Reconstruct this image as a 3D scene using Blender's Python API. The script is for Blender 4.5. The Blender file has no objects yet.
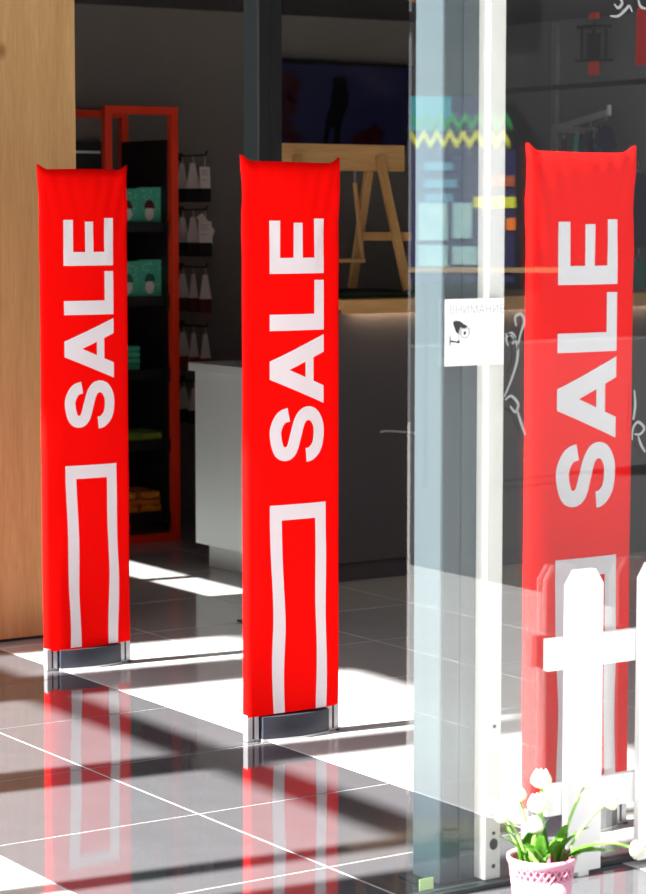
import bpy, bmesh, math, random
from mathutils import Vector, Matrix
random.seed(7)
S = bpy.context.scene
COL = S.collection

# ------------------------------------------------------------------ camera
YAW = math.radians(33.5)
cam_d = bpy.data.cameras.new('camera')
cam_d.sensor_fit = 'AUTO'; cam_d.sensor_width = 36.0
cam_d.lens = 36.0 * 2388.0 / 894.0
cam_d.clip_start = 0.05; cam_d.clip_end = 200
cam_d.dof.use_dof = True
cam_d.dof.focus_distance = 6.7
cam_d.dof.aperture_fstop = 6.3
cam = bpy.data.objects.new('camera', cam_d); COL.objects.link(cam)
cam.location = (0, 0, 1.49)
cam.rotation_euler = (math.radians(90 - 5.549), 0, -YAW)
S.camera = cam

# ------------------------------------------------------------------ sky, sun, exposure
W = bpy.data.worlds.new('sky'); S.world = W; W.use_nodes = True
bg = W.node_tree.nodes['Background']
bg.inputs[0].default_value = (0.93, 0.97, 1.0, 1); bg.inputs[1].default_value = 1.4
SUN_SLOPE = -0.12
sd = bpy.data.lights.new('sun', 'SUN'); sd.energy = 34; sd.angle = math.radians(1.3); sd.color = (1, .97, .92)
sun = bpy.data.objects.new('sun', sd); COL.objects.link(sun)
sun.rotation_euler = Vector((1, SUN_SLOPE, -1.0)).to_track_quat('-Z', 'Y').to_euler()
sun.location = (-6, 4, 9)
S.view_settings.view_transform = 'Standard'; S.view_settings.look = 'None'
S.view_settings.gamma = 1.0; S.view_settings.use_curve_mapping = False
S.view_settings.exposure = 0.0

# ------------------------------------------------------------------ materials
def mat(name, col, rough=.5, metal=0., spec=.5, noise=0., scale=20., bump=0., stretch=(1, 1, 1), emit=None, estr=0., coat=0., col2=None, detail=4.):
    m = bpy.data.materials.new(name); m.use_nodes = True
    nt = m.node_tree; b = nt.nodes['Principled BSDF']
    b.inputs['Base Color'].default_value = (*col, 1); b.inputs['Roughness'].default_value = rough
    b.inputs['Metallic'].default_value = metal; b.inputs['Specular IOR Level'].default_value = spec
    b.inputs['Coat Weight'].default_value = coat
    if emit:
        b.inputs['Emission Color'].default_value = (*emit, 1); b.inputs['Emission Strength'].default_value = estr
    tc = nt.nodes.new('ShaderNodeTexCoord'); mp = nt.nodes.new('ShaderNodeMapping')
    mp.inputs['Scale'].default_value = stretch
    nz = nt.nodes.new('ShaderNodeTexNoise'); nz.inputs['Scale'].default_value = scale; nz.inputs['Detail'].default_value = detail
    nt.links.new(tc.outputs['Object'], mp.inputs[0]); nt.links.new(mp.outputs[0], nz.inputs['Vector'])
    c2 = col2 if col2 else tuple(max(0, c * (1 - noise)) for c in col)
    mx = nt.nodes.new('ShaderNodeMix'); mx.data_type = 'RGBA'
    mx.inputs[6].default_value = (*col, 1); mx.inputs[7].default_value = (*c2, 1)
    nt.links.new(nz.outputs[0], mx.inputs[0]); nt.links.new(mx.outputs[2], b.inputs['Base Color'])
    if bump:
        bp = nt.nodes.new('ShaderNodeBump'); bp.inputs['Strength'].default_value = bump; bp.inputs['Distance'].default_value = .01
        nt.links.new(nz.outputs[0], bp.inputs['Height']); nt.links.new(bp.outputs[0], b.inputs['Normal'])
    return m

def wood_mat(name, a, b_, knots=True, vert=True, rough=.5):
    m = bpy.data.materials.new(name); m.use_nodes = True; nt = m.node_tree; b = nt.nodes['Principled BSDF']
    b.inputs['Roughness'].default_value = rough; b.inputs['Specular IOR Level'].default_value = .25
    tc = nt.nodes.new('ShaderNodeTexCoord'); mp = nt.nodes.new('ShaderNodeMapping')
    mp.inputs['Scale'].default_value = (9, 9, .7) if vert else (.7, 9, 9)
    n1 = nt.nodes.new('ShaderNodeTexNoise'); n1.inputs['Scale'].default_value = 1.6; n1.inputs['Detail'].default_value = 6; n1.inputs['Distortion'].default_value = .6
    n2 = nt.nodes.new('ShaderNodeTexNoise'); n2.inputs['Scale'].default_value = 14; n2.inputs['Detail'].default_value = 3
    nt.links.new(tc.outputs['Object'], mp.inputs[0]); nt.links.new(mp.outputs[0], n1.inputs['Vector']); nt.links.new(mp.outputs[0], n2.inputs['Vector'])
    r = nt.nodes.new('ShaderNodeValToRGB'); r.color_ramp.elements[0].position = .3; r.color_ramp.elements[1].position = .7
    r.color_ramp.elements[0].color = (*b_, 1); r.color_ramp.elements[1].color = (*a, 1)
    nt.links.new(n1.outputs[0], r.inputs[0])
    mx = nt.nodes.new('ShaderNodeMix'); mx.data_type = 'RGBA'; mx.blend_type = 'MULTIPLY'; mx.inputs[0].default_value = .35
    nt.links.new(r.outputs[0], mx.inputs[6]); nt.links.new(n2.outputs[0], mx.inputs[7])
    out = mx.outputs[2]
    if knots:
        mp2 = nt.nodes.new('ShaderNodeMapping'); mp2.inputs['Scale'].default_value = (3.2, 3.2, 2.0)
        v = nt.nodes.new('ShaderNodeTexVoronoi'); v.inputs['Scale'].default_value = 1.6
        nt.links.new(tc.outputs['Object'], mp2.inputs[0]); nt.links.new(mp2.outputs[0], v.inputs['Vector'])
        r2 = nt.nodes.new('ShaderNodeValToRGB'); r2.color_ramp.elements[0].position = .03; r2.color_ramp.elements[1].position = .12
        r2.color_ramp.elements[0].color = (.45, .3, .2, 1); r2.color_ramp.elements[1].color = (1, 1, 1, 1)
        nt.links.new(v.outputs['Distance'], r2.inputs[0])
        m2 = nt.nodes.new('ShaderNodeMix'); m2.data_type = 'RGBA'; m2.blend_type = 'MULTIPLY'; m2.inputs[0].default_value = .8
        nt.links.new(out, m2.inputs[6]); nt.links.new(r2.outputs[0], m2.inputs[7]); out = m2.outputs[2]
    nt.links.new(out, b.inputs['Base Color'])
    return m

def glass_mat(name, tint=(.98, .99, .988)):
    m = bpy.data.materials.new(name); m.use_nodes = True; nt = m.node_tree
    nt.nodes.remove(nt.nodes['Principled BSDF']); out = nt.nodes['Material Output']
    tr = nt.nodes.new('ShaderNodeBsdfTransparent'); tr.inputs[0].default_value = (*tint, 1)
    gl = nt.nodes.new('ShaderNodeBsdfGlossy'); gl.inputs['Roughness'].default_value = 0.0
    ge = nt.nodes.new('ShaderNodeNewGeometry')
    ma = nt.nodes.new('ShaderNodeMapRange')
    ma.inputs[3].default_value = 1.95; ma.inputs[4].default_value = 1 / 1.95
    nt.links.new(ge.outputs['Backfacing'], ma.inputs[0])
    fr = nt.nodes.new('ShaderNodeFresnel'); nt.links.new(ma.outputs[0], fr.inputs[0])
    mx = nt.nodes.new('ShaderNodeMixShader')
    nt.links.new(fr.outputs[0], mx.inputs[0]); nt.links.new(tr.outputs[0], mx.inputs[1]); nt.links.new(gl.outputs[0], mx.inputs[2])
    nt.links.new(mx.outputs[0], out.inputs[0])
    return m

M = {}
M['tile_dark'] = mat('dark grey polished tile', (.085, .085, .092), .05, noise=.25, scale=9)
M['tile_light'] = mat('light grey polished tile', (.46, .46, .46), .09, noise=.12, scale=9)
M['grout'] = mat('pale grout', (.62, .62, .63), .6, noise=.15, scale=60)
M['pavement'] = mat('pale paving', (.50, .50, .49), .5, noise=.2, scale=6)
M['asphalt'] = mat('asphalt', (.035, .035, .037), .85, noise=.4, scale=40)
M['wall'] = mat('dark grey brown plaster', (.245, .222, .20), .85, noise=.18, scale=5, bump=.05)
M['wall_r'] = mat('charcoal plaster', (.20, .205, .215), .8, noise=.18, scale=5, bump=.05)
M['ceiling'] = mat('dark ceiling', (.09, .085, .085), .9, noise=.2, scale=8)
M['oak'] = wood_mat('light oak board', (.68, .43, .19), (.52, .30, .115))
M['pine'] = wood_mat('pine wood', (.80, .48, .19), (.68, .38, .13), knots=False)
M['oak_dull'] = wood_mat('weathered wood', (.36, .24, .12), (.28, .18, .08), knots=False)
M['pine_h'] = wood_mat('pine wood lengthwise', (.80, .48, .19), (.68, .38, .13), vert=False)
M['red'] = mat('red stretch fabric', (.97, .003, .002), .7, spec=.03, noise=.03, scale=6)
M['print'] = mat('white fabric print', (.80, .79, .83), .7, spec=.1, noise=.04, scale=6)
M['alu'] = mat('brushed aluminium', (.62, .63, .65), .35, metal=.6, noise=.1, scale=30)
M['slate'] = mat('slate blue plastic', (.028, .034, .05), .4, noise=.15, scale=10)
M['black'] = mat('black painted metal', (.008, .008, .009), .5, noise=.3, scale=20)
M['frame_red'] = mat('orange red painted steel', (.95, .042, .004), .45, noise=.12, scale=8)
M['steel'] = mat('blue grey painted steel', (.25, .34, .38), .4, noise=.15, scale=7, stretch=(4, 4, .3))
M['steel_dark'] = mat('dark grey steel', (.055, .068, .073), .4, noise=.3, scale=7, stretch=(4, 4, .3))
M['steel_mid'] = mat('slate grey steel front', (.10, .125, .14), .35, noise=.3, scale=7, stretch=(4, 4, .3))
M['stile'] = mat('white painted aluminium', (.85, .84, .80), .45, noise=.08, scale=5, stretch=(4, 4, .3))
M['grey_lam'] = mat('grey laminate', (.72, .80, .78), .35, noise=.06, scale=4)
M['dark_lam'] = mat('charcoal laminate', (.075, .068, .072), .45, noise=.1, scale=4)
M['glass'] = glass_mat('clear glass')
M['white'] = mat('white paint', (.87, .87, .86), .5, noise=.05, scale=12)
M['paper'] = mat('white paper', (.80, .79, .76), .7, noise=.06, scale=20)
M['card'] = mat('cream card', (.92, .87, .80), .7, noise=.2, scale=20)
M['ink'] = mat('black ink', (.02, .02, .025), .6, noise=.2)
M['ink_grey'] = mat('grey ink', (.45, .45, .48), .6, noise=.1)
M['pinkline'] = mat('pale pink ink', (.85, .6, .6), .6, noise=.1)
M['screen'] = mat('television screen', (.008, .008, .02), .18, emit=(.05, .045, .16), estr=.05, noise=.3, scale=3)
M['screen_black'] = mat('screen black shape', (.004, .004, .005), .2, noise=.2)
M['screen_red'] = mat('screen dark red shape', (.012, .004, .008), .2, emit=(.13, .01, .02), estr=.03, noise=.5, scale=25)
M['teal'] = mat('teal printed cover', (.03, .42, .27), .45, col2=(.10, .62, .42), scale=45)
M['teal_dark'] = mat('dark teal ink', (.01, .12, .10), .5, noise=.2)
M['pale_dot'] = mat('pale print', (.65, .75, .68), .5, noise=.15)
M['page'] = mat('page edges', (.5, .55, .48), .7, noise=.3, scale=200)
M['lime'] = mat('yellow green cloth', (.45, .62, .03), .7, col2=(.05, .25, .08), scale=14)
M['snack'] = mat('red and yellow wrapper', (.80, .50, .02), .4, col2=(.55, .03, .01), scale=22)
M['snack2'] = mat('red wrapper', (.60, .03, .01), .4, col2=(.75, .38, .02), scale=22)
M['cloth_dark'] = mat('black cloth', (.012, .010, .012), .8, noise=.3)
M['cloth_red'] = mat('dark red cloth', (.12, .012, .014), .8, noise=.3)
M['cloth_orange'] = mat('rust cloth', (.30, .06, .02), .8, noise=.3)
M['green_mat'] = mat('dark green turf', (.012, .035, .012), .9, noise=.5, scale=90, bump=.5)
M['pink'] = mat('pink enamel', (.78, .33, .46), .4, noise=.06, scale=8)
M['pink_dark'] = mat('deep pink liner', (.50, .12, .20), .6, noise=.1)
M['leaf'] = mat('tulip leaf', (.10, .36, .035), .45, col2=(.28, .55, .08), scale=9)
M['stem'] = mat('tulip stem', (.20, .45, .08), .5, col2=(.35, .55, .15), scale=9)
M['petal'] = mat('white petal', (.88, .88, .78), .55, col2=(.80, .83, .55), scale=7)
M['soil'] = mat('dark soil', (.05, .04, .035), .9, noise=.5, scale=60, bump=.6)
M['led'] = mat('warm led strip', (1, .85, .6), .5, emit=(1, .78, .5), estr=32)
M['navy'] = mat('navy board', (.012, .012, .06), .5, noise=.15, scale=5)
M['aqua'] = mat('aqua board', (.01, .20, .25), .5, noise=.15, scale=5)
M['green'] = mat('green paint', (.01, .22, .05), .5, noise=.15)
M['yellow'] = mat('yellow paint', (.48, .48, .03), .5, noise=.1)
M['orange'] = mat('orange paint', (.60, .14, .01), .5, noise=.1)
M['sky_ink'] = mat('light blue ink', (.05, .18, .27), .5, noise=.1)
M['mint'] = mat('pale mint print', (.28, .42, .34), .5, col2=(.12, .25, .32), scale=15)
M['c_navy'] = mat('navy jersey', (.035, .05, .14), .8, noise=.4)
M['c_teal'] = mat('teal jersey', (.08, .50, .42), .8, noise=.3)
M['facade'] = mat('grey facade', (.08, .08, .083), .8, noise=.2, scale=1.5)
M['win_dark'] = mat('dark window', (.03, .035, .04), .15, noise=.2)
M['rubber'] = mat('black rubber', (.015, .015, .015), .7, noise=.2)
M['decal'] = mat('pale grey vinyl', (.28, .29, .30), .6, noise=.1)
M['greenlabel'] = mat('pale green label', (.45, .7, .35), .6, noise=.1)

# ------------------------------------------------------------------ helpers
def new_bm(): return bmesh.new()
def add_box(bm, x0, x1, y0, y1, z0, z1, bev=0.):
    t = bmesh.new(); bmesh.ops.create_cube(t, size=1)
    for v in t.verts:
        v.co = Vector(((x0 + x1) / 2 + v.co.x * (x1 - x0), (y0 + y1) / 2 + v.co.y * (y1 - y0), (z0 + z1) / 2 + v.co.z * (z1 - z0)))
    if bev: bmesh.ops.bevel(t, geom=list(t.edges), offset=bev, segments=2, affect='EDGES', profile=.5)
    merge(bm, t)
def merge(bm, t):
    me = bpy.data.meshes.new('tmp'); t.to_mesh(me); bm.from_mesh(me); bpy.data.meshes.remove(me); t.free()
def add_bar(bm, a, b, w, d=None, up=(0, 0, 1), bev=0.):
    """square bar from a to b, width w (sideways) and depth d (along up)"""
    d = d or w
    a = Vector(a); b = Vector(b); ax = (b - a); L = ax.length; ax.normalize()
    up = Vector(up); s = ax.cross(up)
    if s.length < 1e-4: s = ax.cross(Vector((0, 1, 0)))
    s.normalize(); u = s.cross(ax).normalized()
    t = bmesh.new(); bmesh.ops.create_cube(t, size=1)
    for v in t.verts:
        c = v.co.copy(); v.co = (a + b) / 2 + s * (c.x * w) + u * (c.y * d) + ax * (c.z * L)
    bmesh.ops.recalc_face_normals(t, faces=t.faces)
    if bev: bmesh.ops.bevel(t, geom=list(t.edges), offset=bev, segments=1, affect='EDGES')
    merge(bm, t)
def add_tube(bm, pts, r, n=8, r_end=None):
    pts = [Vector(p) for p in pts]; rings = []
    for i, p in enumerate(pts):
        d = (pts[min(i + 1, len(pts) - 1)] - pts[max(i - 1, 0)]).normalized()
        ref = Vector((0, 0, 1)) if abs(d.z) < .9 else Vector((1, 0, 0))
        s = d.cross(ref).normalized(); u = s.cross(d).normalized()
        rr = r if r_end is None else r + (r_end - r) * i / (len(pts) - 1)
        rings.append([bm.verts.new(p + s * rr * math.cos(2 * math.pi * k / n) + u * rr * math.sin(2 * math.pi * k / n)) for k in range(n)])
    for a, b in zip(rings, rings[1:]):
        for k in range(n): bm.faces.new((a[k], a[(k + 1) % n], b[(k + 1) % n], b[k]))
    bm.faces.new(rings[0][::-1]); bm.faces.new(rings[-1])
def add_lathe(bm, prof, c=(0, 0, 0), n=32, cap0=True, cap1=True):
    rings = [[bm.verts.new((c[0] + r * math.cos(2 * math.pi * k / n), c[1] + r * math.sin(2 * math.pi * k / n), c[2] + z)) for k in range(n)] for r, z in prof]
    for a, b in zip(rings, rings[1:]):
        for k in range(n): bm.faces.new((a[k], a[(k + 1) % n], b[(k + 1) % n], b[k]))
    if cap0: bm.faces.new(rings[0][::-1])
    if cap1: bm.faces.new(rings[-1])
def prism(bm, pts, o, eu, ev, en, depth):
    """outline pts (u,v) extruded along en by depth"""
    o = Vector(o); eu = Vector(eu); ev = Vector(ev); en = Vector(en)
    f = [bm.verts.new(o + eu * u + ev * v) for u, v in pts]
    g = [bm.verts.new(o + eu * u + ev * v + en * depth) for u, v in pts]
    n = len(pts)
    fs = [bm.faces.new(f), bm.faces.new(g[::-1])]
    for i in range(n): fs.append(bm.faces.new((f[i], g[i], g[(i + 1) % n], f[(i + 1) % n])))
    bmesh.ops.recalc_face_normals(bm, faces=fs)
def tag(o, label=None, cat=None, group=None, kind=None):
    if label: o['label'] = label
    if cat: o['category'] = cat
    if group: o['group'] = group
    if kind: o['kind'] = kind
    return o
def obj(name, bm, m, parent=None, smooth=False, loc=None):
    me = bpy.data.meshes.new(name); bm.to_mesh(me); bm.free()
    me.materials.append(M[m] if isinstance(m, str) else m)
    if smooth:
        for p in me.polygons: p.use_smooth = True
    o = bpy.data.objects.new(name, me); COL.objects.link(o)
    if parent: o.parent = parent
    if loc is not None: o.location = loc
    return o
def bx(name, m, parent, x0, x1, y0, y1, z0, z1, bev=0.):
    bm = new_bm(); add_box(bm, x0, x1, y0, y1, z0, z1, bev); return obj(name, bm, m, parent)
def thing(name, label, cat, loc=(0, 0, 0), rz=0, group=None):
    o = bpy.data.objects.new(name, None); o.empty_display_size = .1; COL.objects.link(o)
    o.location = loc; o.rotation_euler = (0, 0, rz); tag(o, label, cat, group); return o
def copy_tree(o, parent=None):
    c = o.copy(); COL.objects.link(c); c.parent = parent
    for ch in list(o.children): copy_tree(ch, c)
    return c
def struct(o): o['kind'] = 'structure'; return o

# ------------------------------------------------------------------ setting
TX, TY, TS = 2.385, 5.054, .5865          # tile grid through the measured joints
X_SHOP, Y_GLASS, Y_BACK, X_RIGHT, Z_CEIL = 3.08, 4.13, 10.02, 7.75, 2.47
bm = new_bm(); XR = TX + 6 * TS; YR = TY - 2 * TS
add_box(bm, TX - 4 * TS, XR, TY - 9 * TS, 10.2, -.12, -.0012); add_box(bm, XR, 8.0, YR, 10.2, -.12, -.0012)
floor = obj('floor', bm, 'grout'); struct(floor)
bm = new_bm(); g = .0021
add_box(bm, g, TS - g, g, TS - g, -.012, 0, .0015)
tile_mesh = {}
for key in ('tile_dark', 'tile_light'):
    me = bpy.data.meshes.new('tile_' + key); bm.to_mesh(me); me.materials.append(M[key]); tile_mesh[key] = me
bm.free()
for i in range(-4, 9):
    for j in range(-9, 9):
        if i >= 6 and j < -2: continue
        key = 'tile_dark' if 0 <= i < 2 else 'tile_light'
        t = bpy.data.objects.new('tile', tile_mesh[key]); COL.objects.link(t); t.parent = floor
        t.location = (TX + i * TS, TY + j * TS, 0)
bm = new_bm(); add_box(bm, -14, XR, -12, TY - 9 * TS - .002, -.14, -.006)
add_box(bm, -14, TX - 4 * TS - .002, TY - 9 * TS, 14, -.14, -.006)
tag(obj('pavement', bm, 'pavement'), kind='structure')
bm = new_bm(); add_box(bm, 8.002, 30, -13.9, 12, -.14, -.004); add_box(bm, XR + .002, 8.0, -13.9, YR - .002, -.14, -.004)
tag(obj('roadway', bm, 'asphalt'), kind='structure')

struct(bx('wall_back', 'wall', None, 3.9, 8.0, Y_BACK, Y_BACK + .2, 0, 3.2))
struct(bx('wall_right', 'wall_r', None, X_RIGHT, X_RIGHT + .2, Y_GLASS + .3, Y_BACK, 0, 3.2))
# left inner wall with a low slot, added unseen to let in a sun patch
wl = new_bm(); xa, xb = 3.86, 3.90
add_box(wl, xa, xb, 7.655, Y_BACK, 0, .85); add_box(wl, xa, xb, 7.655, Y_BACK, 1.09, 3.2)
add_box(wl, xa, xb, 7.655, 8.09, .85, 1.09); add_box(wl, xa, xb, 9.4, Y_BACK, .85, 1.09)
struct(obj('wall_left', wl, 'wall'))
w1 = struct(bx('sun_slot_glass', 'glass', None, 3.876, 3.884, 8.09, 9.4, .85, 1.09))
bx('sun_slot_bar', 'black', w1, 3.86, 3.90, 8.56, 8.62, .85, 1.09)
struct(bx('wall_entrance', 'oak', None, 3.45, 3.926, 7.5, 7.66, .012, 3.2))
struct(bx('baseboard_entrance', 'rubber', None, 3.46, 3.916, 7.51, 7.65, 0, .012))
struct(bx('ceiling', 'ceiling', None, X_SHOP, 8.0, Y_GLASS + .05, Y_BACK, Z_CEIL, Z_CEIL + .2))
struct(bx('trim_1', 'black', None, X_RIGHT - .02, X_RIGHT, Y_GLASS + 3, Y_BACK, 2.12, 2.145))
# facade above the shop front
fb = new_bm(); add_box(fb, X_SHOP, 8.0, Y_GLASS + .05, 10.2, Z_CEIL + .2, 5.5)
struct(obj('wall_upper', fb, 'facade'))

# shop window: pane, floor channel, aluminium stile, corner column
win = bx('window_2', 'glass', None, 2.957, 7.7, Y_GLASS, Y_GLASS + .010, .012, Z_CEIL + .15); struct(win)
bx('floor_channel', 'steel_dark', win, 2.945, 7.7, Y_GLASS - .012, Y_GLASS + .022, 0, .012, .002)
st = new_bm(); add_box(st, 3.172, 3.217, Y_GLASS + .011, Y_GLASS + .052, .013, Z_CEIL, .003)
st_o = obj('stile', st, 'stile', win)
def disc(name, m, parent, x, z, r, y, rx=1.):
    b = new_bm(); n = 20
    prism(b, [(r * rx * math.cos(2 * math.pi * k / n), r * math.sin(2 * math.pi * k / n)) for k in range(n)], (x, y, z), (1, 0, 0), (0, 0, 1), (0, 1, 0), .004)
    return obj(name, b, m, parent)
disc('lock_hole', 'rubber', st_o, 3.197, .093, .013, Y_GLASS + .0095, .85)
disc('screw', 'slate', st_o, 3.197, .118, .004, Y_GLASS + .0095)
disc('screw', 'slate', st_o, 3.197, .043, .005, Y_GLASS + .0095)
disc('screw', 'slate', st_o, 3.197, .36, .004, Y_GLASS + .0095)
def column(x, y, label, h, ms):
    c = thing('steel_column', label, 'column', (x, y, 0))
    b = new_bm(); add_box(b, 0, .10, 0, .10, .008, h, .004); obj('shaft', b, ms, c)
    b = new_bm(); add_box(b, -.022, .122, -.022, .122, 0, .008, .002); obj('base_plate', b, 'steel_dark', c)
    b = new_bm(); add_box(b, .003, .097, -.006, -.0003, .01, h, .001); add_box(b, .050, .058, -.009, -.005, .01, h); obj('dark_front_face', b, 'steel_mid' if ms == 'steel' else 'black', c)  # darker plate over the front face; the inner column's black is painted shade
    return c
col1 = column(3.078, 4.185, 'blue grey square steel column behind the glass edge beside the white stile', Z_CEIL - .002, 'steel')
col2 = column(4.554, 7.30, 'dark steel column rising behind the middle red sale cover', Z_CEIL - .002, 'steel_dark')
tag(bx('price_label', 'greenlabel', None, 2.985, 3.022, Y_GLASS - .002, Y_GLASS - .0003, .022, .048), 'small pale green label at the bottom corner of the glass', 'label')

# entrance portal outside on the left (its posts and transom shade the floor)
por = thing('entrance_portal', 'grey steel entrance portal with posts and transom outside the doorway', 'portal', (1.2, 4.8, 0))
for dy, w in ((-.325, .2), (.0, .07), (1.0, .2), (2.18, .34), (2.96, .40)):  # first pillar added to shade the column, last post to shade the floor
    bx('post', 'steel_dark', por, -.05, .05, dy - w / 2, dy + w / 2, 0, 3.2 if dy > -.1 else 4.9)
bx('transom', 'steel_dark', por, -.05, .05, -.03, 3.12, 2.09, 2.16)
bx('lintel', 'steel_dark', por, -.06, .06, -.04, 3.18, 3.2, 4.6)

# ------------------------------------------------------------------ sale covers on security gates
GW, GT, GB = .310, .024, .014
def front_y(x):
    q = min(1, abs(2 * x / GW)); return -(GT / 2 + GB * (1 - q * q))
def letter_polys(ch):
    if ch == 'E': return .80, [[(0, 0), (.23, 0), (.23, 1), (0, 1)], [(.23, 0), (.80, 0), (.80, .185), (.23, .185)], [(.23, .41), (.74, .41), (.74, .575), (.23, .575)], [(.23, .815), (.77, .815), (.77, 1), (.23, 1)]]
    if ch == 'L': return .74, [[(0, 0), (.24, 0), (.24, 1), (0, 1)], [(.24, 0), (.74, 0), (.74, .185), (.24, .185)]]
    if ch == 'A':
        return 1.0, [[(0, 0), (.255, 0), (.63, 1), (.37, 1)], [(1, 0), (.745, 0), (.50, .6533), (.63, 1)],
                     [(.33, .20), (.67, .20), (.612, .355), (.388, .355)]]
    P = [(.70, .665), (.655, .80), (.50, .895), (.34, .895), (.17, .835), (.125, .715), (.19, .61), (.40, .535), (.60, .465), (.70, .36), (.685, .215), (.56, .118), (.40, .10), (.22, .14), (.115, .25), (.095, .345)]
    fine = []
    for i in range(len(P) - 1):
        p0 = P[max(i - 1, 0)]; p1 = P[i]; p2 = P[i + 1]; p3 = P[min(i + 2, len(P) - 1)]
        for k in range(4):
            t = k / 4
            fine.append(tuple(.5 * (2 * p1[d] + (-p0[d] + p2[d]) * t + (2 * p0[d] - 5 * p1[d] + 4 * p2[d] - p3[d]) * t * t + (-p0[d] + 3 * p1[d] - 3 * p2[d] + p3[d]) * t ** 3) for d in (0, 1)))
    fine.append(P[-1])
    L, R_ = [], []
    for i, p in enumerate(fine):
        a = fine[max(i - 1, 0)]; b = fine[min(i + 1, len(fine) - 1)]
        dx, dy = b[0] - a[0], b[1] - a[1]; l = math.hypot(dx, dy); nx, ny = -dy / l, dx / l
        hw = .102
        L.append((p[0] + nx * hw, p[1] + ny * hw)); R_.append((p[0] - nx * hw, p[1] - ny * hw))
    return .80, [[L[i], L[i + 1], R_[i + 1], R_[i]] for i in range(len(L) - 1)]
def drape(bm, wob=None):
    bmesh.ops.remove_doubles(bm, verts=bm.verts, dist=1e-5)
    bmesh.ops.triangulate(bm, faces=bm.faces)
    for k in range(-15, 16):
        bmesh.ops.bisect_plane(bm, geom=list(bm.verts) + list(bm.edges) + list(bm.faces), plane_co=(k * GW / 30, 0, 0), plane_no=(1, 0, 0))
    zs = [v.co.z for v in bm.verts]; z = min(zs) + .03
    while z < max(zs):
        bmesh.ops.bisect_plane(bm, geom=list(bm.verts) + list(bm.edges) + list(bm.faces), plane_co=(0, 0, z), plane_no=(0, 0, 1)); z += .03
    for v in bm.verts:
        if wob: v.co.x += wob(v.co.x, v.co.z)
        v.co.y = front_y(v.co.x) - fold(v.co.x, v.co.z) - .0012
    bmesh.ops.recalc_face_normals(bm, faces=bm.faces)
    if bm.faces and sum(f.normal.y for f in bm.faces) > 0: bmesh.ops.reverse_faces(bm, faces=bm.faces)
FSEED = [0.]
def fold(x, z):
    s = FSEED[0]
    a = max(0, (z - 1.25) / .4) ** 1.5
    f = .0045 * a * (.3 + abs(x) / .15) * math.sin(130 * x - math.copysign(30, x) * z + s) * (1 if x > 0 else .6) + .0005 * math.sin(40 * x + 5 * math.sin(3 * z + s) + s)
    b = max(0, (.5 - z) / .5)
    return f + .0022 * b * math.sin(32 * x + 9 * z + 2 * s)
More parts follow.
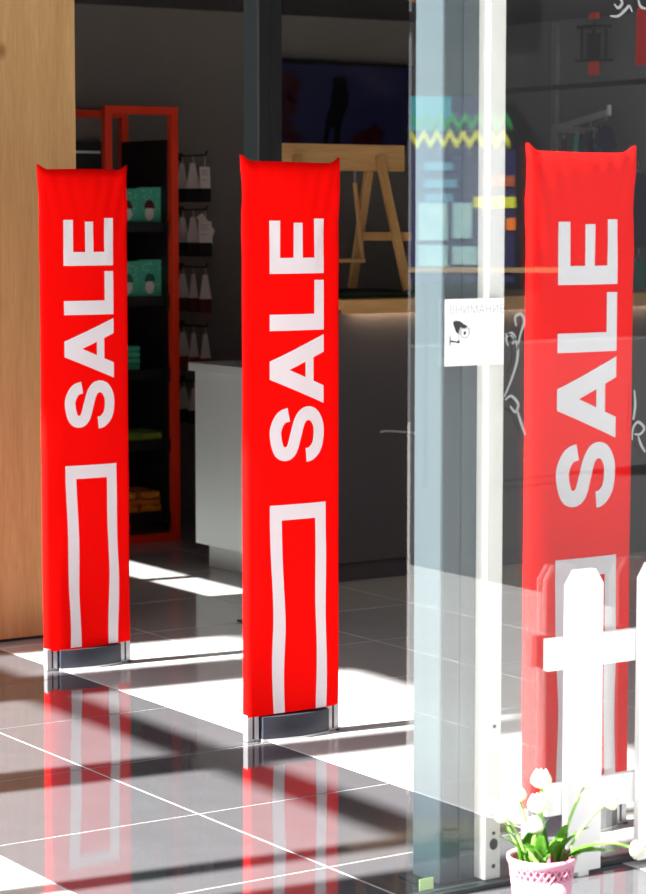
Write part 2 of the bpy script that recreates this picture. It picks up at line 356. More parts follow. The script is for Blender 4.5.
def make_gate(loc, label, seed, zoff=.072):
    FSEED[0] = seed
    rnd = random.Random(seed)
    g_ = thing('sale_gate', label, 'security gate', loc, 0, 'security gates in red sale covers')
    zt = 1.638
    # cover: closed sleeve with pulled-out corner ears
    bm = new_bm(); n = 26; prof = []
    for k in range(n + 1): x = -GW / 2 + GW * k / n; prof.append((x, 0))
    for k in range(n + 1): x = GW / 2 - GW * k / n; prof.append((x, 1))
    rows = 56; rings = []
    for r in range(rows + 1):
        z = zoff + (zt - zoff) * r / rows; ring = []
        for x, side in prof:
            y = front_y(x) - fold(x, z) if side == 0 else -front_y(x) - fold(-x, z)
            q = abs(2 * x / GW); xx = x; zz = z
            top = max(0, (z - (zt - .10)) / .10)
            ear = max(0, (q - .86) / .14) ** 1.3
            zz += .017 * ear * top ** 2
            xx += math.copysign(.007 * top ** 3 * max(0, q - .6) / .4, x)
            y *= 1 - .5 * top ** 6
            zz += .0015 * math.sin(14 * x + seed) * (1 if r == rows else 0)
            zz += -.004 * math.cos(9 * x + seed) * (1 if r == 0 else 0)
            xx += math.copysign(.0022 * math.sin(z * 60 + seed) * max(0, (z - 1.3) / .35), x) if q > .98 else 0
            ring.append(bm.verts.new((xx, y, zz)))
        rings.append(ring)
    m_ = len(prof)
    for a, b in zip(rings, rings[1:]):
        for k in range(m_): bm.faces.new((a[k], a[(k + 1) % m_], b[(k + 1) % m_], b[k]))
    t = rings[-1]
    for k in range(n): bm.faces.new((t[k], t[k + 1], t[m_ - 2 - k], t[m_ - 1 - k]))
    cover = obj('cover', bm, 'red', g_, smooth=True)
    # lettering reads upwards: letter-up points to the left
    xl, xr = -.085, .097
    cap = xr - xl
    k_s = cap / 1.0
    for ch, z0, zlen in (('S', .793, .155), ('A', .957, .196), ('L', 1.166, .141), ('E', 1.326, .154)):
        w, polys = letter_polys(ch); bm = new_bm()
        for p in polys:
            vs = [bm.verts.new((xr - b * cap, 0, z0 + a / w * zlen)) for a, b in p]
            bm.faces.new(vs)
        drape(bm); obj('letter_' + ch.lower(), bm, 'print', cover)
    # open rectangle border below the word
    bm = new_bm(); zb = zoff + .004
    xL, xR, wv, ztop, wh = -.086, .104, .038, .673, .044
    for p in ([(xL, ztop), (xR, ztop), (xR, ztop - wh), (xL, ztop - wh)], [(xL, ztop - wh), (xL + wv, ztop - wh), (xL + wv, zb), (xL, zb)], [(xR - wv, ztop - wh), (xR, ztop - wh), (xR, zb), (xR - wv, zb)]):
        bm.faces.new([bm.verts.new((x, 0, z)) for x, z in p])
    def wob(x, z):
        b = max(0, min(1, (.62 - z) / .3)); s = 1 if x < .03 else -1
        return .010 * b * (1 if x < 0.03 else .35) + .003 * b * math.sin(16 * z + seed + x * 20) + (-.004 * b if abs(x - (xR - wv)) < .001 and False else 0)
    drape(bm, wob); obj('border_stripe', bm, 'print', cover)
    # antenna foot: two aluminium posts, dark curved plinth panel
    for s in (-1, 1):
        xc = s * (GW / 2 - .019)
        b = new_bm(); add_box(b, xc - .02, xc + .02, -.0125, .0125, 0, zoff + .006, .003)
        po = obj('post', b, 'alu', g_)
        b = new_bm(); add_box(b, xc - .003, xc + .003, -.0135, -.0122, .008, zoff + .004); obj('groove', b, 'slate', po)
        b = new_bm(); add_lathe(b, [(.005, 0), (.005, .004)], (xc + .012, -.019, 0.001), 10); obj('bolt', b, 'rubber', po)
    b = new_bm(); n2 = 20; pr = []
    for k in range(n2 + 1):
        x = -(GW / 2 - .043) + (GW - .086) * k / n2; pr.append((x, front_y(x) - .018 * (1 - (2 * x / GW) ** 2)))
    for k in range(n2 + 1):
        x = (GW / 2 - .043) - (GW - .086) * k / n2; pr.append((x, -front_y(x) + .018 * (1 - (2 * x / GW) ** 2)))
    prism(b, pr, (0, 0, 0.006), (1, 0, 0), (0, 1, 0), (0, 0, 1), zoff - .008)
    pl = obj('plinth_panel', b, 'slate', g_)
    b = new_bm(); prism(b, [(x * 1.01, y * 1.06) for x, y in pr], (0, 0, 0), (1, 0, 0), (0, 1, 0), (0, 0, 1), .006); obj('foot_plate', b, 'alu', pl)
    return g_
GX = 3.6535
make_gate((GX + .012, 6.955, 0), 'red sale cover standing beside the oak wall, farthest and smallest of three', 1.3, .068)
make_gate((GX, 5.685, 0), 'red sale cover in the middle of the doorway, in front of the counter', 2.9)
make_gate((3.648, 4.405, 0), 'red sale cover seen through the shop window glass', 4.4)

# ------------------------------------------------------------------ red shelving rack by the back wall
RX0, RX1, RY0, RY1, RH, RT = 5.100, 5.475, 9.46, 9.96, 1.976, .036
rack = thing('shelf_rack', 'tall orange red framed display rack with black shelves against the back wall', 'shelf rack', (RX0, RY0, 0))
def rb(name, m, x0, x1, y0, y1, z0, z1, bev=.002): return bx(name, m, rack, x0 - RX0, x1 - RX0, y0 - RY0, y1 - RY0, z0, z1, bev)
for x0 in (RX0, RX1 - RT):
    for y0 in (RY0, RY1 - RT):
        rb('post', 'frame_red', x0, x0 + RT, y0, y0 + RT, 0, RH)
for y0 in (RY0, RY1 - RT):
    rb('top_rail', 'frame_red', RX0 + RT, RX1 - RT, y0, y0 + RT, RH - RT, RH)
    rb('bottom_rail', 'frame_red', RX0 + RT, RX1 - RT, y0, y0 + RT, 0, RT)
rb('side_panel', 'black', RX1 - .04, RX1 - .022, RY0 + RT, RY1 - RT, .05, 1.83)
rb('back_panel', 'black', RX0 + RT, RX1 - .125, RY1 - .045, RY1 - .03, .05, 1.83)
SHELF_Z = (1.458, 1.122, .790, .463, .131)
for z in SHELF_Z:
    s = rb('shelf', 'black', RX0 + .052, RX1 - .042, RY0 + .035, RY1 - .06, z - .045, z)
    rb('bracket', 'black', RX1 - .055, RX1 - .042, RY0 + .015, RY0 + .05, z - .06, z + .008)
lb = rb('shelf_label', 'paper', RX0 + .09, RX1 - .16, RY1 - .052, RY1 - .0455, 1.775, 1.786, 0)

# teal books standing on the two upper shelves
def teal_book(x, z, h, w, label, rz=.0, red=True):
    t = thing('picture_book', label, 'book', (x, RY0 + .10, z), rz, 'teal picture books')
    b = new_bm(); add_box(b, 0, w, 0, .004, 0, h, .001); add_box(b, 0, w, .022, .026, 0, h, .001); add_box(b, 0, .004, 0.003, .023, 0, h)
    c = obj('cover', b, 'teal', t)
    bx('pages', 'page', t, .0045, w - .004, .0045, .0215, .002, h - .003)
    r = random.Random(x * 100 + z)
    b = new_bm()
    for k in range(34):
        u = r.uniform(.012, w - .012); v = r.uniform(.012, h - .012); q = r.uniform(.002, .004)
        prism(b, [(u - q, v), (u, v - q), (u + q, v), (u, v + q)], (0, -.0008, 0), (1, 0, 0), (0, 0, 1), (0, 1, 0), .001)
    obj('dot_print', b, 'pale_dot', c)['kind'] = 'stuff'
    n = 16
    b = new_bm(); prism(b, [(w * .45 + .022 * math.cos(2 * math.pi * k / n), h * .24 + .030 * math.sin(2 * math.pi * k / n)) for k in range(n)], (0, -.0009, 0), (1, 0, 0), (0, 0, 1), (0, 1, 0), .001); obj('oval_print', b, 'card', c)
    b = new_bm(); prism(b, [(w * .45 + .026 * math.cos(math.pi * k / n), h * .40 + .038 * math.sin(math.pi * k / n)) for k in range(n + 1)], (0, -.0016, 0), (1, 0, 0), (0, 0, 1), (0, 1, 0), .0015); obj('dome_print', b, 'cloth_red' if red else 'teal_dark', c)
    return t
for row, z, h, red in (('top shelf', SHELF_Z[0], .158, True), ('second shelf', SHELF_Z[1], .165, False)):
    teal_book(5.326, z, h, .112, 'teal patterned picture book standing at the right end of the rack\'s ' + row, -.06, red)
    teal_book(5.214, z, h - .006, .108, 'teal patterned picture book half hidden by the red cover on the rack\'s ' + row, -.06, red)
for k in range(4):
    o = bx('folded_pack', 'teal', None, 5.20, 5.315, RY0 + .08, RY0 + .24, SHELF_Z[2] + k * .027, SHELF_Z[2] + k * .027 + .025, .005)
    o['label'] = ('bottom', 'second lowest', 'second highest', 'topmost')[k] + ' flat teal pack in the small stack on the middle rack shelf'
    tag(o, None, 'pack', 'flat teal packs')
def crumple(name, m, x0, x1, z0, z1, label, cat, group, seed):
    r = random.Random(seed); b = new_bm()
    add_box(b, x0, x1, RY0 + .07, RY0 + .27, z0, z1, .004)
    bmesh.ops.subdivide_edges(b, edges=list(b.edges), cuts=3, use_grid_fill=True)
    for v in b.verts:
        if v.co.z > z0 + .002: v.co += Vector((r.uniform(-.004, .004), r.uniform(-.006, .006), r.uniform(-.004, .003)))
    o = obj(name, b, m, None, True); tag(o, label, cat, group); return o
crumple('folded_cloth', 'lime', 5.20, 5.42, SHELF_Z[3], SHELF_Z[3] + .036, 'yellow green folded cloth on the rack\'s fourth shelf', 'cloth', None, 3)
idx = 0
for r_, (z0, ms) in enumerate(((0, 'snack'), (.032, 'snack2'), (.064, 'snack'))):
    for c_ in range(2):
        crumple('snack_pack', ms, 5.175 + c_ * .122 + r_ * .004, 5.290 + c_ * .122 - r_ * .004, SHELF_Z[4] + z0, SHELF_Z[4] + z0 + .031,
                ('lowest', 'middle', 'topmost')[r_] + (' wrapped snack in the left pile' if c_ == 0 else ' wrapped snack in the right pile') + ' on the bottom rack shelf', 'snack', 'wrapped snacks on the bottom shelf', 20 + idx); idx += 1

# ------------------------------------------------------------------ packs hanging from wall hooks
rows = [(1.770, 'top', 'cloth_dark'), (1.515, 'second', 'cloth_dark'), (1.245, 'third', 'cloth_red'), (.965, 'fourth', 'cloth_orange'), (.70, 'bottom', 'cloth_dark')]
for ri, (z, rn, mb) in enumerate(rows):
    hk = thing('wall_hook', rn + ' black wall hook in the column right of the red rack', 'hook', (5.772, Y_BACK, z), 0, 'wall hooks')
    b = new_bm(); add_tube(b, [(0, 0, 0), (0, -.30, 0), (0, -.315, .018)], .004, 8); obj('prong', b, 'black', hk)
    b = new_bm(); add_box(b, -.05, .05, -.008, 0, -.02, .015, .001); obj('back_plate', b, 'black', hk)
    for ci, dy in enumerate((-.08, -.18, -.29)):
        rr = random.Random(ri * 7 + ci)
        p = thing('hanging_pack', ('rear', 'middle', 'front')[ci] + ' cream-tagged pack on the ' + rn + ' wall hook', 'pack', (5.772, Y_BACK + dy, z), rr.uniform(-.25, .35), 'tagged packs on wall hooks')
        b = new_bm(); add_tube(b, [(0, 0, .004), (.006, 0, -.03), (0, 0, -.055)], .0015, 6); obj('string', b, 'card', p)
        w = .032 if ri in (2,) else .036
        b = new_bm()
        hgt = (.165, .165, .16, .16, .15)[ri]
        if ri in (0, 1) and ci == 2: pts = [(-.036, -.055), (.036, -.055), (.042, -hgt), (-.03, -hgt)]
        else: pts = [(-.012, -.035), (.012, -.035), (w + .004, -hgt), (-w, -hgt - .006)]
        prism(b, pts, (0, -.002, 0), (1, 0, 0), (0, 0, 1), (0, 1, 0), .004); tg = obj('tag', b, 'card', p)
        if ri in (0, 1) and ci == 2:
            for q, zz in enumerate((.07, .08, .09, .115)):
                bx('ink_line', 'ink_grey', tg, -.022, .022 - .01 * (q % 2), -.0035, -.002, -zz - .004, -zz)
        b = new_bm(); add_box(b, -w, w, -.012, .012, -hgt - .055, -hgt + .01, .006); obj('body', b, mb, p)
b = new_bm(); prism(b, [(0, 0), (.07, -.085), (.045, -.14), (-.03, -.02)], (5.80, Y_BACK - .22, 1.50), (1, 0, 0), (0, 0, 1), (0, 1, 0), .003)
tag(obj('hanging_card', b, 'card'), 'slanted white card sticking out of the second wall hook row', 'card')

# ------------------------------------------------------------------ counter
cab = thing('side_cabinet', 'low pale grey cabinet at the end of the counter', 'cabinet', (5.1, 7.95, 0))
bx('body', 'grey_lam', cab, .018, .228, .0, .765, .10, .835, .002)
bx('top', 'grey_lam', cab, 0, .228, -.005, .790, .835, .870, .002)
bx('plinth', 'grey_lam', cab, .07, .228, .05, .74, 0, .10)
ctr = thing('counter', 'dark charcoal shop counter behind the middle cover, under a wooden worktop', 'counter', (5.33, 7.95, 0))
bx('front_panel', 'dark_lam', ctr, 0, .62, .0, .02, .085, 1.11, .001)
bx('front_panel', 'dark_lam', ctr, .623, 1.5, .0, .02, .085, 1.11, .001)
bx('front_panel', 'dark_lam', ctr, 1.503, 1.97, .0, .02, .085, 1.11, .001)
bx('body', 'dark_lam', ctr, 0, 1.97, .021, .64, .085, 1.11)
bx('plinth', 'dark_lam', ctr, .02, 1.95, .05, .60, 0, .085)
b = new_bm(); add_box(b, .07, 1.9, -.030, -.018, 1.1085, 1.1105); led = obj('led_strip', b, 'led', ctr)
hd = new_bm(); add_tube(hd, [(.205, -.012, .612), (.215, -.030, .616), (.27, -.034, .612), (.35, -.034, .602), (.40, -.03, .590), (.41, -.005, .588)], .0045, 8)
obj('handle', hd, 'alu', ctr)
wt = new_bm(); add_box(wt, 5.325, 7.30, 7.905, 8.62, 1.111, 1.153, .003); add_box(wt, 5.325, 7.30, 7.905, 7.915, 1.096, 1.112)
tag(obj('worktop', wt, 'pine_h'), 'light wooden worktop lying on the dark counter', 'worktop')
tag(bx('turf_mat', 'green_mat', None, 5.36, 5.965, 8.02, 8.61, 1.1535, 1.172, .004), 'dark green turf mat under the wooden swing stand', 'mat')

# wooden swing stand on the worktop
ZT = 1.173
sw = thing('swing_stand', 'wooden A-frame swing stand on the counter in front of the television', 'swing stand', (5.83, 8.4, ZT))
def P(x, y, z): return (x - 5.83, y - 8.4, z - ZT)
bx('beam', 'pine_h', sw, 5.25 - 5.83, 5.966 - 5.83, -.02, .02, 1.675 - ZT, 1.786 - ZT, .002)
for xo in (0, -.42):
    for (ya, yb, dx) in ((8.375, 8.10, -.045), (8.425, 8.58, .0)):
        b = new_bm(); add_bar(b, P(5.83 + xo + (.0 if ya < 8.4 else -.01), ya - .0, 1.735), P(5.83 + xo + dx, yb, ZT + .004), .036, .022, bev=.001); obj('leg', b, 'pine', sw)
    b = new_bm(); add_bar(b, P(5.83 + xo - .03, 8.475, 1.40), P(5.83 + xo + .015, 8.17, 1.40), .018, .036, bev=.001); obj('cross_bar', b, 'pine', sw)
seat = thing('toy_swing', 'small wooden swing seat hanging by springs from the stand\'s beam', 'swing', (5.665, 8.4, 1.29))
bx('board', 'pine_h', seat, -.075, .075, -.055, .055, 0, .016, .002)
for s in (-1, 1):
    for ys in (-.045,):
        b = new_bm(); add_bar(b, (s * .066, ys, .016), (s * .056, 0, .335), .013, .013); obj('side_bar', b, 'pine', seat)
    b = new_bm()
    add_tube(b, [(s * .056 + .005 * math.cos(q * 1.6), .005 * math.sin(q * 1.6), .335 + q * .05 / 24) for q in range(25)], .0012, 5); obj('spring', b, 'alu', seat)

# pump bottle
bt = thing('pump_bottle', 'small white pump bottle at the end of the worktop beside the glass edge', 'bottle', (5.80, 8.02, 1.1535))
b = new_bm(); add_lathe(b, [(.022, 0), (.024, .005), (.024, .07), (.018, .082), (.009, .088), (.009, .095)], n=20); obj('flask', b, 'white', bt, True)
b = new_bm(); add_lathe(b, [(.0245, .018), (.0245, .058)], n=20, cap0=False, cap1=False); obj('label_band', b, 'sky_ink', bt, True)
b = new_bm(); add_lathe(b, [(.011, .093), (.011, .108), (.005, .110), (.005, .125)], n=16); add_box(b, -.028, .008, -.006, .006, .122, .134, .002); obj('pump', b, 'white', bt)

# television, tilted forward on the back wall
tv = thing('television', 'dark wall-mounted television tilted downwards above the counter', 'television', (6.64, Y_BACK - .03, 1.72)); tv.rotation_euler = (math.radians(9), 0, 0)
bx('bezel', 'black', tv, -.44, .44, -.04, 0, 0, .53, .004)
scr = bx('screen', 'screen', tv, -.425, .425, -.043, -.0405, .016, .515)
def flat(name, m, parent, pts, y=-.0445, d=.001):
    b = new_bm(); prism(b, pts, (0, y, 0), (1, 0, 0), (0, 0, 1), (0, 1, 0), d); return obj(name, b, m, parent)
sil = [(-.055, .016), (-.03, .016), (-.018, .12), (.0, .125), (.005, .016), (.03, .016), (.028, .13), (.04, .20), (.055, .27), (.06, .33), (.045, .345), (.04, .385), (.045, .41), (.03, .44), (-.01, .445), (-.03, .42), (-.025, .39), (-.015, .37), (-.03, .34), (-.025, .28), (-.035, .22), (-.045, .17), (-.04, .12)]
fig = flat('figure_print', 'screen_black', scr, [(x * 1.25 - .01, .125 + (z - .016) * .80) for x, z in sil])
for cx_, cz_, rr in ((-.30, .40, .075), (-.29, .31, .05), (-.30, .20, .05), (-.25, .15, .045), (.23, .17, .06), (.14, .15, .04)):
    flat('flower_print', 'screen_red', scr, [(cx_ + rr * (1 + .18 * math.sin(5 * a)) * math.cos(a), cz_ + rr * (1 + .18 * math.sin(5 * a)) * math.sin(a)) for a in [2 * math.pi * k / 30 for k in range(30)]])

# orange pendant ball
pn = thing('pendant_lamp', 'orange ball pendant peeking out at the top edge beside the glass', 'lamp', (5.75, 8.0, 2.35))
b = new_bm(); add_lathe(b, [(.005, 0), (.025, .005), (.038, .02), (.044, .044), (.038, .068), (.02, .084), (.004, .088)], n=24); obj('shade', b, 'orange', pn, True)
b = new_bm(); add_tube(b, [(0, 0, .086), (0, 0, .118)], .003, 6); obj('cord', b, 'black', pn)

# ------------------------------------------------------------------ right wall: slotted rail, clothes, lantern
rail = thing('slotted_rail', 'grey slotted shelving upright on the right wall', 'wall rail', (X_RIGHT, 9.56, 0))
bx('channel', 'alu', rail, -.018, 0, -.02, .02, .3, 2.46)
for k in range(34): bx('slot', 'rubber', rail, -.0188, -.0175, -.006, .006, 1.95 + k * .015 * 1.0, 1.957 + k * .015)
rail2 = thing('clothes_arm', 'slanted metal display arm holding small clothes on the right wall', 'display arm', (7.45, 9.2, 1.91))
b = new_bm(); add_bar(b, (0, 0, 0), (0, -.40, .065), .014, .03, bev=.002); obj('arm', b, 'alu', rail2)
b = new_bm(); add_bar(b, (.30, -.02, -.01), (0, 0, 0), .014, .03, bev=.002); obj('bracket', b, 'alu', rail2)
b = new_bm(); add_box(b, -.008, .008, -.415, -.40, .05, .10, .002); obj('end_stop', b, 'white', rail2)
def shirt(x, y, z, m, label, rz, s=1., tagged=False):
    t = thing('baby_shirt', label, 'shirt', (x, y, z), rz, 'small clothes on the right wall')
    pts = [(-.04, 0), (.04, 0), (.07, -.012), (.15, -.09), (.115, -.13), (.085, -.10), (.09, -.30), (.085, -.33), (-.085, -.33), (-.09, -.30), (-.085, -.10), (-.115, -.13), (-.15, -.09), (-.07, -.012)]
    b = new_bm(); prism(b, [(u * s, v * s) for u, v in pts], (0, -.012, -.03), (1, 0, 0), (0, 0, 1), (0, 1, 0), .024); obj('body', b, m, t)
    b = new_bm(); add_tube(b, [(0, 0, .02), (.012, 0, .012), (.008, 0, -.005), (0, 0, -.02)], .0025, 6); add_tube(b, [(-.06 * s, 0, -.035), (0, 0, -.018), (.06 * s, 0, -.035)], .003, 6); obj('hanger', b, 'alu', t)
    if tagged:
        b = new_bm(); prism(b, [(-.03, 0), (.02, .012), (.035, -.03), (-.01, -.055)], (0, -.018, -.02), (1, 0, 0), (0, 0, 1), (0, 1, 0), .003); obj('swing_tag', b, 'paper', t)
    return t
shirt(7.45, 9.13, 1.895, 'c_navy', 'dark navy baby shirt at the back of the display arm', .9)
shirt(7.45, 9.02, 1.91, 'c_teal', 'teal baby shirt in the middle of the display arm', .8)
shirt(7.45, 8.93, 1.925, 'c_navy', 'navy baby shirt with a white swing tag on the display arm', .7, 1., True)
shirt(7.45, 8.82, 1.945, 'c_navy', 'navy baby shirt at the front of the display arm', .55)
shirt(7.535, 8.68, 1.72, 'c_navy', 'navy baby shirt hanging just above the lowest teal one on the right', .5, 1.05)
shirt(7.535, 8.67, 1.31, 'c_teal', 'teal baby shirt hanging lowest right of the window cover', .5, .9)
lan = thing('lantern', 'black metal lantern on a red ribbon high on the right wall', 'lantern', (7.60, 9.09, 2.20))
for dx in (-.035, .035):
    for dy in (-.05, .05):
        b = new_bm(); add_bar(b, (dx, dy, .045), (dx, dy, .20), .008); obj('upright', b, 'black', lan)
b = new_bm(); add_box(b, -.05, .05, -.075, .075, .195, .21, .003); obj('roof_plate', b, 'black', lan)
b = new_bm(); add_box(b, -.05, .05, -.085, .085, .035, .047, .003); obj('base_plate', b, 'black', lan)
b = new_bm(); add_box(b, -.02, .02, -.03, .03, .047, .17, .003); obj('inner_case', b, 'black', lan)
for k, (z0, z1) in enumerate(((-.03, .035), (.24, .272))):
    b = new_bm(); add_box(b, -.012, .012, -.03, .03, z0, z1, .003); obj('ribbon', b, 'cloth_red_bright' if 'cloth_red_bright' in M else 'frame_red', lan)
b = new_bm(); add_tube(b, [(0, 0, .20), (0, 0, .27)], .003, 6); obj('cord', b, 'black', lan)
tag(bx('red_banner', 'red', None, 7.60, 7.62, 8.60, 8.78, 2.20, 2.469, .002), 'dark red hanging banner at the top right corner', 'banner')

# ------------------------------------------------------------------ sticker on the glass
def text_mesh(txt, size, m, parent, x, z, y, mirror=False):
    cu = bpy.data.curves.new('t', 'FONT'); cu.body = txt; cu.size = size; cu.extrude = .0001
    tmp = bpy.data.objects.new('t', cu); COL.objects.link(tmp)
    dg = bpy.context.evaluated_depsgraph_get(); me = bpy.data.meshes.new_from_object(tmp.evaluated_get(dg))
    bpy.data.objects.remove(tmp); bpy.data.curves.remove(cu)
    me.materials.clear(); me.materials.append(M[m])
    o = bpy.data.objects.new('lettering', me); COL.objects.link(o); o.parent = parent
    o.rotation_euler = (math.pi / 2, 0, 0); o.location = (x, y, z); return o
sx0, sx1, sz0, sz1 = 3.047, 3.206, 1.166, 1.310
stk = thing('camera_notice', 'white square camera surveillance sticker on the glass over the column and stile', 'sticker', (sx0, Y_GLASS, sz0))
bx('backing', 'paper', stk, 0, sx1 - sx0, -.0012, -.0003, 0, sz1 - sz0)
text_mesh('ВНИМАНИЕ', .026, 'ink_grey', stk, .010, .112, -.0016)
bx('border_line', 'pinkline', stk, .006, .10, -.0018, -.0012, .136, .1385)
bx('border_line', 'pinkline', stk, .02, .13, -.0018, -.0012, .006, .008)
def sp(name, m, pts, y=-.0016): 
    b = new_bm(); prism(b, pts, (0, y, 0), (1, 0, 0), (0, 0, 1), (0, 1, 0), .0005); return obj(name, b, m, stk)
sp('camera_hood', 'ink', [(.020, .094), (.026, .098), (.038, .097), (.062, .084), (.052, .080), (.040, .083), (.036, .068), (.028, .074)])
sp('camera_body', 'ink_grey', [(.040, .083), (.052, .080), (.066, .083), (.068, .068), (.058, .058), (.044, .060), (.038, .068)])
sp('camera_lens', 'paper', [(.044, .078), (.060, .079), (.062, .068), (.055, .062), (.045, .064)], -.0021)
sp('camera_lens_mark', 'ink', [(.049, .073), (.055, .075), (.055, .067), (.049, .066)], -.0025)
sp('camera_arm', 'ink', [(.012, .066), (.014, .066), (.015, .056), (.032, .053), (.038, .056), (.040, .052), (.036, .048), (.030, .050), (.015, .052), (.014, .044), (.012, .044)])
sp('camera_stem', 'ink_grey', [(.034, .068), (.037, .068), (.038, .054), (.035, .054)])

# white swirl decals on the glass
def swirl(name, label, strokes):
    t = thing(name, label, 'decal', (0, 0, 0), 0, 'swirl decals on the glass')
    t.location = (strokes[0][0][0], Y_GLASS, strokes[0][0][1])
    for s in strokes:
        n = len(s); fine = []
        for i in range(n - 1):
            p0 = s[max(i - 1, 0)]; p1 = s[i]; p2 = s[i + 1]; p3 = s[min(i + 2, n - 1)]
            for k in range(6):
                q = k / 6
                fine.append(tuple(.5 * (2 * p1[d] + (-p0[d] + p2[d]) * q + (2 * p0[d] - 5 * p1[d] + 4 * p2[d] - p3[d]) * q * q + (-p0[d] + 3 * p1[d] - 3 * p2[d] + p3[d]) * q ** 3) for d in (0, 1)))
        fine.append(s[-1]); b = new_bm(); L = []; R_ = []
        for i, p in enumerate(fine):
            a = fine[max(i - 1, 0)]; c = fine[min(i + 1, len(fine) - 1)]; dx, dz = c[0] - a[0], c[1] - a[1]; l = math.hypot(dx, dz) or 1
            h = .0016 + .0018 * math.sin(math.pi * i / len(fine))
            L.append((p[0] - dz / l * h - t.location.x, p[1] + dx / l * h - t.location.z)); R_.append((p[0] + dz / l * h - t.location.x, p[1] - dx / l * h - t.location.z))
        for i in range(len(L) - 1):
            b.faces.new([b.verts.new((u, -.0006, v)) for u, v in (L[i], L[i + 1], R_[i + 1], R_[i])])
        bmesh.ops.remove_doubles(b, verts=b.verts, dist=1e-6)
        bmesh.ops.solidify(b, geom=list(b.faces), thickness=.0003)
        obj('stroke', b, 'decal', t)
def gp(pts):
    """pixel-measured strokes turned into points of the glass plane"""
    out = []
    ph = math.radians(5.549)
    for x, y in pts:
        a, c = (x - 323) / 2388, (447 - y) / 2388
        fx = math.sin(YAW) * (math.cos(ph) + c * math.sin(ph)) + a * math.cos(YAW)
        fy = math.cos(YAW) * (math.cos(ph) + c * math.sin(ph)) - a * math.sin(YAW)
        fz = -math.sin(ph) + c * math.cos(ph)
        k = Y_GLASS / fy; out.append((fx * k, 1.49 + fz * k))
    return out
swirl('swirl_decal', 'tall white swirl decal on the glass right of the white stile',
      [gp([(504, 397), (511, 380), (517, 360), (517, 345), (512, 336), (505, 334)]), gp([(508, 346), (506, 338), (511, 333), (515, 338), (512, 344)]),
       gp([(517, 350), (520, 335), (524, 322), (521, 314), (515, 317), (516, 326)]), gp([(505, 400), (511, 396), (518, 404), (515, 412), (510, 406)]), gp([(517, 410), (520, 420), (525, 435)])])
swirl('swirl_decal', 'short white swirl decal on the glass right of the window cover',
      [gp([(632, 440), (633, 428), (638, 422), (644, 428), (640, 434), (634, 434)]), gp([(638, 436), (641, 445), (645, 452)]), gp([(634, 390), (635, 405), (633, 420)])])
swirl('swirl_decal', 'white curled script decal at the top of the glass above the lantern',
      [gp([(610, 16), (618, 16), (625, 10), (629, 6), (632, 12)]), gp([(614, 4), (618, 8), (622, 3), (619, -2)]), gp([(638, -2), (640, 6), (646, 9)])])

# ------------------------------------------------------------------ white picket fence in front of the glass
FY = 4.083
fence = thing('picket_fence', 'low white picket fence in front of the shop window', 'fence', (3.30, FY, 0))
for z0, z1 in ((.476, .549), (.145, .217)):
    bx('rail', 'white', fence, 0.016, 1.35, .018, .036, z0, z1, .002)
for k in range(6):
    x0 = .059 + k * .2128; b = new_bm()
    prism(b, [(x0, .012), (x0 + .1, .012), (x0 + .1, .668), (x0 + .078, .701), (x0 + .022, .701), (x0, .668)], (0, 0, 0), (1, 0, 0), (0, 0, 1), (0, 1, 0), .017)
    obj('picket', b, 'white', fence)
for x0 in (.095, 1.16):
    bx('foot', 'white', fence, x0, x0 + .03, .0, 0.034, 0, .0115, .001)

# ------------------------------------------------------------------ tulips in a pink bucket
PX, PY = 3.085, 3.83
pot = thing('flower_bucket', 'pink bucket with a lattice band standing on the pavement', 'bucket', (PX, PY, 0))
RB, RTp, HB = .053, .0705, .156
def rad(z): return RB + (RTp - RB) * z / HB
b = new_bm(); add_lathe(b, [(RB, 0), (rad(.112), .112), (rad(.112) - .004, .112), (RB - .004, .004)], n=40, cap1=True); obj('body', b, 'pink', pot, True)
b = new_bm(); add_lathe(b, [(rad(.108) - .005, .108), (rad(.15) - .006, .150)], n=40, cap0=False, cap1=False); obj('liner', b, 'pink_dark', pot, True)
b = new_bm(); add_lathe(b, [(rad(.14), .138), (rad(.14) + .003, .142), (rad(.15) + .004, .150), (rad(HB) + .003, HB), (rad(HB) - .003, HB), (rad(.14) - .003, .140), (rad(.14), .138)], n=40, cap0=False, cap1=False); obj('rim', b, 'pink', pot, True)
for k in range(28):
    for s in (-1, 1):
        pts = []
        for q in range(4):
            a = 2 * math.pi * (k + s * q / 3 * 1.5) / 28; z = .110 + .030 * q / 3; r = rad(z) - .001
            pts.append((r * math.cos(a), r * math.sin(a), z))
        b = new_bm(); add_tube(b, pts, .0017, 5); obj('lattice_strip', b, 'pink', pot)
b = new_bm(); add_lathe(b, [(rad(.13) - .008, .118), (.03, .128), (.004, .131)], n=24); obj('soil', b, 'soil', pot)
def bloom_bm(r):
    b = new_bm(); n = 24; prof = [(.25, 0), (.72, .18), (.98, .45), (1.0, .75), (.88, 1.1), (.66, 1.42), (.45, 1.62)]
    rings = []
    for i, (q, z) in enumerate(prof):
        ring = []
        for k in range(n):
            a = 2 * math.pi * k / n; lob = 1 + .07 * math.cos(3 * a) - .05 * abs(math.sin(3 * a))
            tip = (.16 * math.cos(6 * a) if i == len(prof) - 1 else (.06 * math.cos(6 * a) if i == len(prof) - 2 else 0))
            ring.append(b.verts.new((r * q * lob * math.cos(a), r * q * lob * math.sin(a), r * (z + tip))))
        rings.append(ring)
    for a_, c_ in zip(rings, rings[1:]):
        for k in range(n): b.faces.new((a_[k], a_[(k + 1) % n], c_[(k + 1) % n], c_[k]))
    b.faces.new(rings[0][::-1])
    top = b.verts.new((0, 0, r * 1.0))
    for k in range(n): b.faces.new((rings[-1][k], rings[-1][(k + 1) % n], top))
    return b
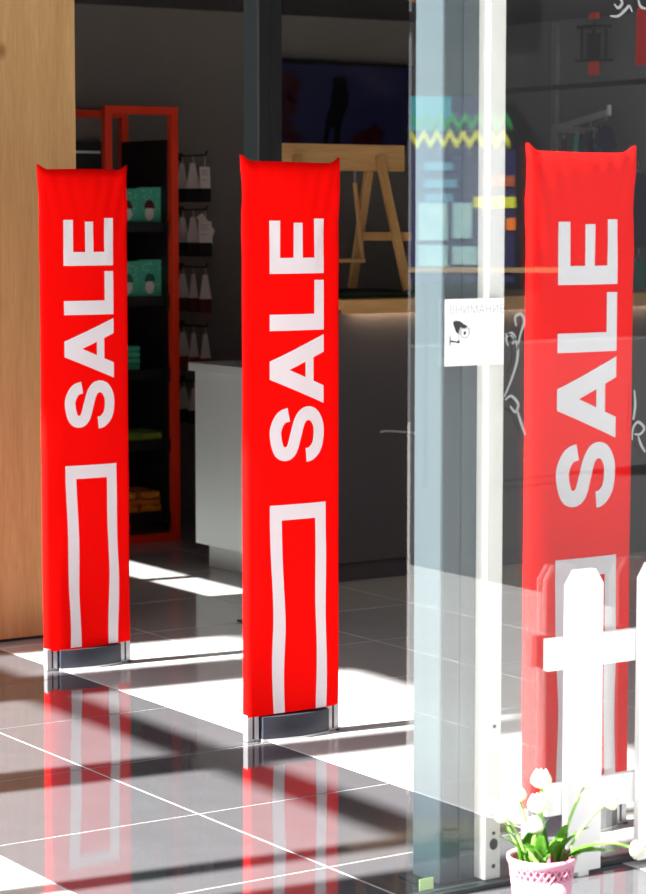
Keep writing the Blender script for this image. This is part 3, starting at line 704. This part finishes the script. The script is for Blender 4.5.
def leaf_bm(base, d, L, w, bend):
    b = new_bm(); n = 9; d = Vector(d).normalized(); up = Vector((0, 0, 1)); s = d.cross(up).normalized(); prev = None
    for i in range(n + 1):
        t = i / n; c = Vector(base) + up * (L * t * (1 - bend * t * .6)) + d * (L * bend * t * t + .01 * t)
        ww = w * (math.sin(math.pi * min(.98, .12 + .88 * t)) ** .7)
        row = [b.verts.new(c - s * ww), b.verts.new(c + d * (-.25 * ww)), b.verts.new(c + s * ww)]
        if prev:
            for k in range(2): b.faces.new((prev[k], prev[k + 1], row[k + 1], row[k]))
        prev = row
    bmesh.ops.solidify(b, geom=list(b.faces), thickness=.0012)
    return b
ex = Vector((math.cos(YAW), -math.sin(YAW), 0)); ey = Vector((math.sin(YAW), math.cos(YAW), 0))   # bucket-local across / away axes
Zp = .002035   # metres per photo pixel at the bucket
heads = [(494, 805, .02, 'leftmost'), (505, 809, -.02, 'second from the left, low'), (520, 795, .03, 'third from the left'), (541, 777, .0, 'tallest'), (537, 799, -.03, 'just below the tallest one'),
         (533, 816, -.05, 'lowest in the middle'), (587, 780, .03, 'upright on the right side'), (606, 795, -.01, 'second from the right'), (631, 838, -.02, 'drooping far right')]
for i, (hx, hy, dp, wd) in enumerate(heads):
    across = (hx - 542) * Zp; z = .156 + (855 - hy) * Zp - .012
    top = ex * across + ey * dp + Vector((0, 0, z))
    root = ex * max(-.04, min(.04, across * .4)) + ey * max(-.035, min(.035, dp)) + Vector((0, 0, .131))
    t = thing('tulip', 'white tulip in the pink bucket, ' + wd, 'tulip', (PX, PY, 0), 0, 'white tulips in the pink bucket')
    mid = root.lerp(top, .5) + Vector((0, 0, .02 if i < 8 else .03))
    pts = [root, root.lerp(mid, .5) + Vector((0, 0, .008)), mid, mid.lerp(top, .55) + Vector((0, 0, .004)), top]
    b = new_bm(); add_tube(b, pts, .0032, 8); obj('stem', b, 'stem', t, True)
    o = obj('bloom', bloom_bm(.0225 if i in (3, 4) else .019), 'petal', t, True); o.location = top - Vector((0, 0, .004))
    dr = (top - mid).normalized(); o.rotation_euler = dr.to_track_quat('Z', 'Y').to_euler()
    rr = random.Random(i)
    for q in range(2 if i < 8 else 1):
        a = rr.uniform(0, 6.28)
        d = ex * math.cos(a) + ey * math.sin(a)
        if i == 8: d = ex + ey * -.2
        if i == 7: d = ex * 1.0 + ey * rr.uniform(-.5, .5)
        obj('leaf', leaf_bm(root, d, (.10 if i != 8 else .115) + rr.uniform(-.01, .02), .013 + rr.uniform(0, .005), rr.uniform(.2, .6) if i < 7 else .95), 'leaf', t, True)

# ------------------------------------------------------------------ across the street (seen only as reflections)
kp = Vector((7.79, -2.15, 0)); ks = Vector((.8, .6, 0)); kn = Vector((-.6, .8, 0)); KS = 13 / 2388
kio = thing('display_board', 'colourful navy and aqua display board with zigzag trims, reflected in the window', 'display board', kp)
def kb(name, m, pts, y, d=.006, par=None):
    b = new_bm(); prism(b, pts, kn * y, ks, (0, 0, 1), kn, d); return obj(name, b, m, par or kio)
def kx(x): return (x - 460) * KS
def kz(y): return 1.49 + (215 - y) * KS
def kr(name, m, x0, x1, y0, y1, y): return kb(name, m, [(kx(x0), kz(y1)), (kx(x1), kz(y1)), (kx(x1), kz(y0)), (kx(x0), kz(y0))], y)
kb('back_board', 'navy', [(kx(408), kz(282)), (kx(514), kz(282)), (kx(514), kz(150)), (kx(480), kz(150)), (kx(480), kz(98)), (kx(408), kz(98))], -.04, .04)
for q in (424, 496): kb('leg', 'black', [(kx(q), 0), (kx(q + 4), 0), (kx(q + 4), kz(281)), (kx(q), kz(281))], -.03, .02)
kr('aqua_panel', 'aqua', 408, 450, 98, 132, .001)
def zig(m, x0, x1, yc, h, th, step):
    n = int((x1 - x0) / step); up = []; dn = []
    for k in range(n + 1):
        x = x0 + k * step; off = h if k % 2 else -h
        up.append((kx(x), kz(yc + off - th))); dn.append((kx(x), kz(yc + off + th)))
    for k in range(n):
        kb('zigzag_piece', m, [dn[k], dn[k + 1], up[k + 1], up[k]], .008)
zig('green', 412, 512, 123, 6, 4, 6.5); zig('yellow', 410, 512, 140, 6, 4, 6.5)
for k, y in enumerate((163, 180, 194)): kr('text_band', 'sky_ink', 424, 452 + 4 * (k == 1), y, y + 8, .001)
kr('small_poster', 'mint', 418, 447, 203, 240, .001); kr('small_poster', 'mint', 452, 471, 203, 238, .001)
kr('small_poster', 'mint', 418, 447, 245, 266, .001); kr('small_poster', 'mint', 452, 477, 246, 264, .001)
kr('price_strip', 'cloth_orange', 482, 513, 176, 187, .001); kr('price_strip', 'yellow', 473, 514, 197, 208, .001); kr('price_strip', 'orange', 505, 514, 218, 230, .001)
kr('shelf_edge', 'oak_dull', 408, 560, 267, 272, .004)
opp = thing('street_building', 'grey building across the street, reflected in the window', 'building', (6, -14, 0))
bx('wall', 'facade', opp, -16, 30, -1, 0, 0, 9)
for k in range(9):
    for q in range(3):
        w_ = bx('window', 'win_dark', opp, -14 + k * 4.6, -11.6 + k * 4.6, 0, .05, 1.0 + q * 2.8, 2.8 + q * 2.8)
bx('door', 'win_dark', opp, 2.4, 3.5, 0, .05, 0, 2.2)
